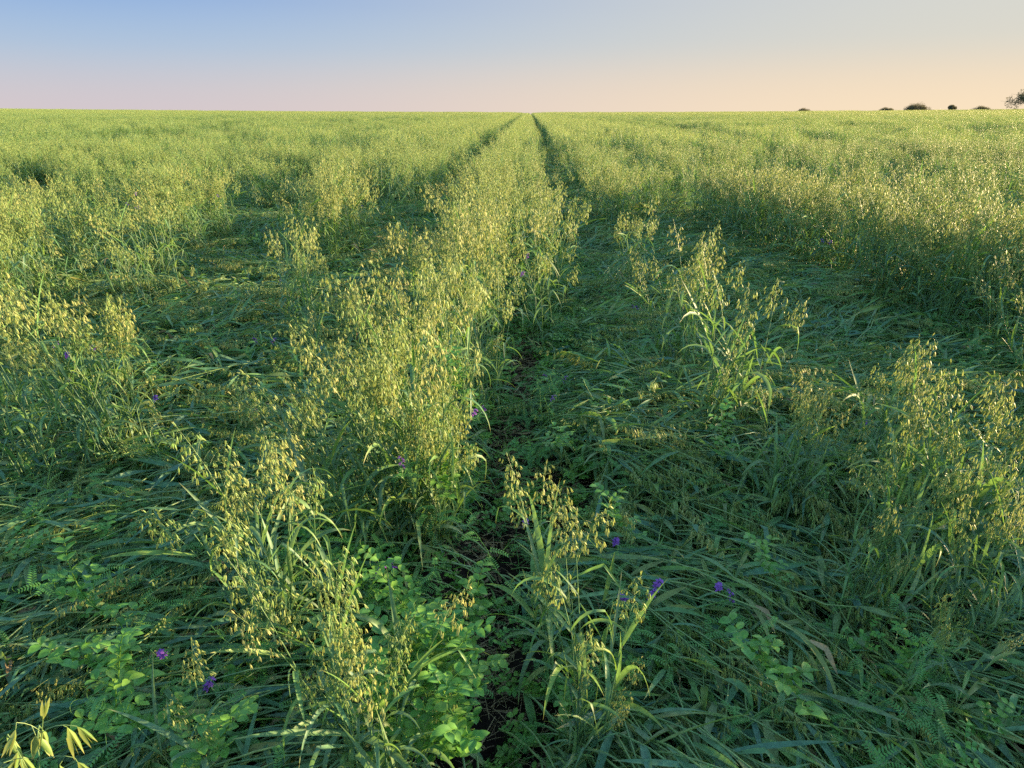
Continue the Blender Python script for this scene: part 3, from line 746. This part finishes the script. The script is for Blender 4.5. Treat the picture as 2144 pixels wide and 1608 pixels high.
def pea_parts(seed, ln=.42, sc_=1.0, climb=.5):
    random.seed(seed); st = MB(); leaves = []; p = np.zeros(3); a = random.uniform(-.3, .3); el = climb+.3; pts = []
    n = 10
    for i in range(n+1):
        pts.append(p.copy()); a += random.gauss(0, .35); el += random.gauss(-.03, .2); el = max(-.1, min(1.35, el))
        p = p+np.array([math.cos(a)*math.cos(el), math.sin(a)*math.cos(el), math.sin(el)])*ln/n; p[2] = max(p[2], .01)
    P = np.array(pts); tube(st, P, .0014*sc_, 4, PEA, .8)
    for i in range(1, n+1):
        lb = MB(); q = P[i]; az = a+i*2.5+random.gauss(0, .4); up = np.array([random.gauss(0, .25), random.gauss(0, .25), 1.0])
        ag = random.random()**5*.4
        for s in (1, -1):   # stipules hug the stem
            leaflet(lb, q, (math.cos(az+s*.9), math.sin(az+s*.9), .35), up, .027*sc_, .020*sc_, PEA, None, ag)
        d = np.array([math.cos(az), math.sin(az), random.uniform(.2, .9)]); d = nrm(d); rl = .055*sc_; e = q+d*rl
        tube(lb, [q, (q+e)/2+np.array([0, 0, .003]), e], .0007, 3, PEA, .8)
        for f in (.45, .9):
            c = q+d*rl*f
            for s in (1, -1):
                b = az+s*random.uniform(.9, 1.3); leaflet(lb, c, (math.cos(b), math.sin(b), random.uniform(-.1, .4)), up, random.uniform(.026, .036)*sc_, random.uniform(.017, .023)*sc_, PEA, None, ag)
        if random.random() < .7: tendril(lb, e, d+np.array([0, 0, .3]), PEA, .06*sc_)
        leaves.append(lb)
    return dict(stem=st, leaves=leaves, flowers=[])
def vetch_parts(seed, ln=.5, climb=.6, nflower=2):
    random.seed(seed); st = MB(); leaves = []; fl = []; p = np.zeros(3); a = random.uniform(-.3, .3); el = climb; pts = []; n = 12
    for i in range(n+1):
        pts.append(p.copy()); a += random.gauss(0, .3); el += random.gauss(0, .16); el = max(0, min(1.4, el))
        p = p+np.array([math.cos(a)*math.cos(el), math.sin(a)*math.cos(el), math.sin(el)])*ln/n
    P = np.array(pts); tube(st, P, .0010, 4, VET, .7)
    for i in range(1, n+1):
        lb = MB(); q = P[i]; az = a+i*2.4+random.gauss(0, .5); d = np.array([math.cos(az), math.sin(az), random.uniform(.1, .9)]); d = nrm(d); pth = [q]; c = q.copy()
        for s_ in range(8):
            d = nrm(d+np.array([0, 0, -.09])); c = c+d*.0085; pth.append(c.copy())
            w_ = np.array([-d[1], d[0], 0]); w_ = nrm(w_)
            for s in (1, -1): leaflet(lb, c, w_*s+d*.45+np.array([0, 0, .1]), np.array([0, 0, 1.]), .0165*(1-.04*s_), .0048, VET, random.random())
        tube(lb, pth, .0005, 3, VET, .8); tendril(lb, c, d, VET, .035); leaves.append(lb)
    for f in range(nflower):
        fb = MB(); i = n-f*3; q = P[i]; d = nrm(np.array([random.gauss(0, .4), random.gauss(0, .4), 1.0])); rl = .04; hue = random.random()
        tube(fb, [q, q+d*rl*.5, q+d*rl, q+d*(rl+.03)], .0007, 3, VET, .8); u, v = frame(d)
        for s_ in range(13):
            b = s_*.9-.6; c = q+d*(rl+s_*.0032); o_ = u*math.cos(b)+v*math.sin(b); dd_ = nrm(o_+np.array([0, 0, -.35]))
            leaflet(fb, c, dd_, d, .015, .008, FLO, min(1, hue*.5+random.random()*.5)); leaflet(fb, c, dd_+d*.5, -d, .011, .007, FLO, min(1, hue*.5+random.random()*.5))
        fl.append(fb); fpos = q+d*.07
    return dict(stem=st, leaves=leaves, flowers=fl, fpos=fpos if nflower else P[-1])
def jp(p):
    m = MB(); m.merge(p['stem'])
    for q in p['leaves']+p['flowers']: m.merge(q)
    return m
def pm(p): return dict(stem=p['stem'].mesh('stem', MATS), leaves=[q.mesh('leaf', MATS) for q in p['leaves']], flowers=[q.mesh('flower_spike', MATS) for q in p['flowers']], fpos=p.get('fpos'))
pea_lib = [pea_parts(2000+i, random.uniform(.2, .32), (1.0, 1.15, .85)[i % 3], climb=(.9, .5, .2)[i % 3]) for i in range(8)]
vet_lib = [vetch_parts(2100+i, random.uniform(.35, .6), climb=(.9, .5, .25)[i % 3], nflower=(0, 2, 1)[i % 3]) for i in range(9)]
PEAM = [pm(p) for p in pea_lib]; VETM = [pm(p) for p in vet_lib]
# ground cover made of small weeds and shoots
CM_ = []
for i in range(8):
    random.seed(2300+i); m = MB()
    for c in range(5):
        src = jp(random.choice(pea_lib)) if random.random() < (.75 if i < 4 else .25) else jp(vet_lib[random.choice((0, 3, 6))])
        s = random.uniform(.5, .85) if i < 4 else random.uniform(.7, 1)
        m.merge(src, Matrix.Translation((random.gauss(0, .09), random.gauss(0, .09), 0)) @ Matrix.Rotation(random.uniform(0, 6.28), 4, 'Z') @ Matrix.Rotation(random.uniform(0, .7), 4, 'Y') @ Matrix.Scale(s, 4))
    CM_.append(m.mesh('cover', MATS))
x, y, r = cand(-13, 14, .1, 14, .15, 61)
dd = np.hypot(x, y); pn = vnoise(x, y, .55, 62)
k = wedge(x, y, 2) & (r.random(x.size) < np.clip((pn-.18)*1.9, .16, .95)*np.clip(1.35-dd/18, .15, 1)*(1-(np.abs(x+.10) < .07))*(1+.7*((x < .3) & (y < 3.2))-.6*((x > .55) & (y < 2.5))))
for (bx, by), rad in bare: k &= np.hypot(x-bx, y-by) > rad*1.0
x = x[k]; y = y[k]; n = len(x)
scatter('pea_and_vetch_cover', np.stack([x, y, terrain(x, y)+r.uniform(-.03, .07, n)], -1), rand_rot(n, r, .12), r.uniform(.7, 1.15, n), r.integers(0, 8, n), CM_,
        'tangled low peas and vetch growing through the flattened oats', 'ground cover')
print('cover', n)
def place_plant(lib, v, name, px, py, z, s, label, cat, group, rz, tilt=0):
    gx_, gy_ = G(px, py, z); t = lib[v]
    root = bpy.data.objects.new(name, None); root.empty_display_size = .05; root.location = (gx_, gy_, z-.02); root.rotation_euler = (0, tilt, rz); root.scale = (s*.85,)*3
    sc.collection.objects.link(root); root['label'] = label; root['category'] = cat; root['group'] = group
    for nm, me in [('stem', t['stem'])]+[('leaf', l) for l in t['leaves']]+[('flower_spike', l) for l in t['flowers']]:
        o = bpy.data.objects.new(nm, me); sc.collection.objects.link(o); o.parent = root
PEAS = [
 (860, 1290, .22, 1.15, 'pea plant at the back of the bright green patch beside the lit panicle'),
 (930, 1340, .20, 1.15, 'pea plant with yellowing leaf by the bare soil of the groove'),
 (890, 1410, .20, 1.25, 'pea plant in the middle of the bright green patch right of the lit panicle'),
 (950, 1450, .16, 1.15, 'pea plant on the right of the bright green patch beside the bare groove'),
 (880, 1500, .18, 1.2, 'pea plant low in the bright green patch'),
 (930, 1560, .16, 1.25, 'pea plant at the bottom of the bright green patch by the lower edge'),
 (820, 1560, .16, 1.2, 'pea plant left of the bright patch at the lower edge'),
 (430, 1480, .20, 1.15, 'pea plant beside the drooping panicle in the left foreground'),
 (390, 1560, .22, 1.2, 'pea plant at the lower edge in the left foreground'),
 (270, 1310, .22, 1.35, 'broad leaved pea plant in the left foreground shade'),
 (240, 1480, .20, 1.2, 'pale pea plant trailing over the mat at the lower left'),
 (310, 1380, .20, 1.2, 'pea plant with paired leaves under the drooping panicle at left'),
 (60, 1130, .18, 1.0, 'yellowish pea plant at the left edge'),
 (990, 830, .45, 1.1, 'pea plant climbing out of the big lit clump towards the groove'),
 (960, 800, .50, 1.1, 'pea plant high on the right side of the big lit clump'),
 (950, 1010, .35, 1.0, 'pea plant hanging at the front right of the big lit clump'),
 (1170, 910, .15, 1.1, 'pea plant on the mat right of the groove'),
 (1330, 1100, .15, 1.1, 'pea plant on the flattened mat in the right centre'),
 (1520, 930, .2, 1.1, 'pea plant beside the foot of the leafy tuft with dark base'),
 (1700, 1450, .2, 1.2, 'pea plant among flattened blades at the lower right'),
 (220, 800, .35, 1.2, 'pea plant in bloom right of the tall left edge tuft'),
 (1630, 1190, .15, 1.0, 'pea plant half hidden in the blue-green fan of blades'),
]
for i, (px, py, z_, s_, lb) in enumerate(PEAS): place_plant(PEAM, (0, 3, 6, 1)[i % 4], 'pea_plant', px, py+25, max(z_+.04, .18), s_, lb, 'pea plant', 'pea plants growing through the oats', random.uniform(0, 6.28))
for i, (dx, dy) in enumerate([(-50, 30), (30, 40), (0, 90), (55, -10), (-20, 150), (40, 200), (70, 60), (-60, 110), (80, 130), (10, -20), (-30, 200), (90, 190)]):
    place_plant(PEAM, (0, 3, 6)[i % 3], 'pea_plant', 880+dx, 1370+dy, .12+.05*(i % 3), 1.2, 'pea plant inside the dense bright green patch beside the lit panicle', 'pea plant', 'pea plants of the bright green patch', random.uniform(0, 6.28))
VETS = [
 (840, 960, .55, 'purple vetch in bloom hanging at the front of the big lit clump', 2),
 (870, 1070, .35, 'vetch with feathery leaves in front of the big lit clump', 0),
 (800, 1190, .20, 'vetch trailing over bare soil right of the crowded lit panicles', 1),
 (740, 1080, .22, 'vetch with one pale stem left of the bare soil', 0),
 (1100, 1090, .15, 'purple vetch in bloom beside the groove behind the drooping panicle', 2),
 (1290, 1130, .12, 'purple vetch in bloom on the mat behind the glowing leaf', 2),
 (1300, 1245, .12, 'leftmost purple vetch of the bunch on the mat right of the glowing leaf', 1),
 (1370, 1240, .12, 'right purple vetch of the bunch on the mat right of the glowing leaf', 2),
 (1530, 1240, .14, 'purple vetch at the hub of the blue-green fan of blades', 1),
 (250, 1370, .10, 'dark purple vetch low in the left foreground', 1),
 (440, 1425, .10, 'dark purple vetch under the drooping panicle in the left foreground', 2),
 (190, 725, .55, 'vetch with violet flower right of the tall left edge tuft', 2),
 (140, 740, .55, 'vetch with pink flower against the tall left edge tuft', 1),
 (150, 780, .45, 'vetch with violet flower low beside the tall left edge tuft', 1),
 (325, 830, .30, 'violet vetch on the mat in the left middle', 2),
 (575, 710, .20, 'violet vetch left of the big lit clump', 1),
 (565, 610, .20, 'violet vetch on the far flattened patch in the left middle', 1),
 (640, 575, .25, 'violet vetch on the flattened patch behind the big lit clump', 2),
 (1185, 790, .15, 'violet vetch on the mat right of the groove', 1),
 (1160, 830, .15, 'pale violet vetch on the mat nearer the groove', 2),
 (1350, 790, .15, 'violet vetch beside the foot of the slim green tuft', 1),
 (1325, 640, .2, 'violet vetch in the flattened strip behind the slim green tuft', 1),
 (1095, 570, .6, 'vetch with pink flower climbing the isolated tuft between the tracks', 1),
 (1810, 880, .35, 'violet vetch between the broad right tuft and the right stand', 2),
 (1740, 505, .6, 'violet vetch in the lit edge of the right stand', 1),
 (265, 425, .75, 'mauve vetch among the standing oats at upper left', 1),
 (455, 408, .75, 'pinkish vetch among the standing oats at upper left', 2),
 (285, 435, .72, 'dull mauve vetch right beside the mauve one at upper left', 1),
 (750, 445, .3, 'small violet vetch on the far wheel track at left', 1),
 (995, 860, .35, 'violet vetch at the right foot of the big lit clump', 1),
]
for i, (px, py, z_, lb, v) in enumerate(VETS):
    zf = max(z_, .22); vi = (v+3*(i % 3)) % 9; t = VETM[vi]; rz = random.uniform(0, 6.28)
    off = Matrix.Rotation(rz, 3, 'Z') @ Vector(t['fpos'])
    gx_, gy_ = G(px, py, zf)
    root = bpy.data.objects.new('vetch_plant', None); root.empty_display_size = .05
    root.location = (gx_-off.x, gy_-off.y, zf-off.z); root.rotation_euler = (0, 0, rz)
    sc.collection.objects.link(root); root['label'] = lb; root['category'] = 'vetch'; root['group'] = 'vetch plants twining through the oats'
    for nm, me in [('stem', t['stem'])]+[('leaf', l) for l in t['leaves']]+[('flower_spike', l) for l in t['flowers']]:
        o = bpy.data.objects.new(nm, me); sc.collection.objects.link(o); o.parent = root

# ------------------------------------------------------------------ trees on the horizon
def tree(px, top, dist, width, label, seed, name='tree'):
    random.seed(seed); v = ray(px, 228); az = math.atan2(v.x, v.y); bx, by = math.sin(az)*dist, math.cos(az)*dist
    z0 = float(terrain(bx, by))-1.0; H = top+CAM_H-z0
    root = bpy.data.objects.new(name, None); root.location = (bx, by, z0); sc.collection.objects.link(root)
    root['label'] = label; root['category'] = 'tree'; root['group'] = 'trees on the right horizon'
    tb = MB(); tube(tb, [(0, 0, 0), (.05, 0, H*.2), (.1, .1, H*.45)], (.35, .28, .2), 7, 'bark', .5)
    cr = MB(); blobs = []
    for b in range(16):
        a = random.uniform(0, 2*PI); q = width*.5*math.sqrt(random.random())*.85; zz = H*(.78-.42*(q/(width*.5))**2)*random.uniform(.8, 1.05)
        c = np.array([math.cos(a)*q, math.sin(a)*q, zz]); blobs.append(c)
        mid = c*.5+np.array([0, 0, H*.22]); tube(tb, [(.05, 0, H*.25), tuple(mid), tuple(c)], (.18, .1, .04), 5, 'bark', .5)
        for s_ in range(5): e = c+np.array([random.gauss(0, width*.11), random.gauss(0, width*.11), random.uniform(0, H*.12)]); tube(tb, [tuple(c), tuple(e)], (.04, .015), 3, 'bark', .5)
        rr = width*random.uniform(.13, .2)
        for s_ in range(520):
            u = np.array([random.gauss(0, 1), random.gauss(0, 1), random.gauss(0, .6)]); u = u/np.linalg.norm(u)*rr*random.random()**.4; p = c+u
            d1 = nrm(np.random.default_rng(random.getrandbits(30)).standard_normal(3)); u1, v1 = frame(d1); s0 = random.uniform(.18, .42)*max(.6, width/14)
            cr.add([p, p+u1*s0+v1*s0*.4, p+u1*s0*.3+v1*s0], [(0, 1, 2)], 'foliage', (random.random(), .5, 0, 1))
    for nm, mb in (('trunk', tb), ('crown', cr)):
        o = bpy.data.objects.new(nm, mb.mesh(nm, MATS)); sc.collection.objects.link(o); o.parent = root
MATS['bark'] = plant_mat('bark', [(0, (.06, .045, .035)), (1, (.10, .08, .06))], .0, (.1, .1, .1), .9, .1)
MATS['foliage'] = plant_mat('tree_foliage', [(0, (.11, .10, .06)), (1, (.17, .15, .08))], .3, (.15, .15, .04), .7, .2)
tree(2160, 7.6, 330, 14.5, 'large dark tree cut by the right edge of the horizon', 1)
tree(1920, 3.5, 390, 10, 'round low tree on the horizon, widest of the small ones', 2)
tree(1993, 3.3, 400, 4.2, 'small narrow tree on the horizon between the round tree and the big one', 3)
tree(2052, 2.1, 400, 7.5, 'low shrubby tree barely above the crop left of the big tree', 4)
tree(1856, 1.6, 420, 7.0, 'tiny tree top left of the round low tree on the horizon', 5)
tree(1684, 1.25, 430, 6.5, 'leftmost faint tree top on the horizon', 6)
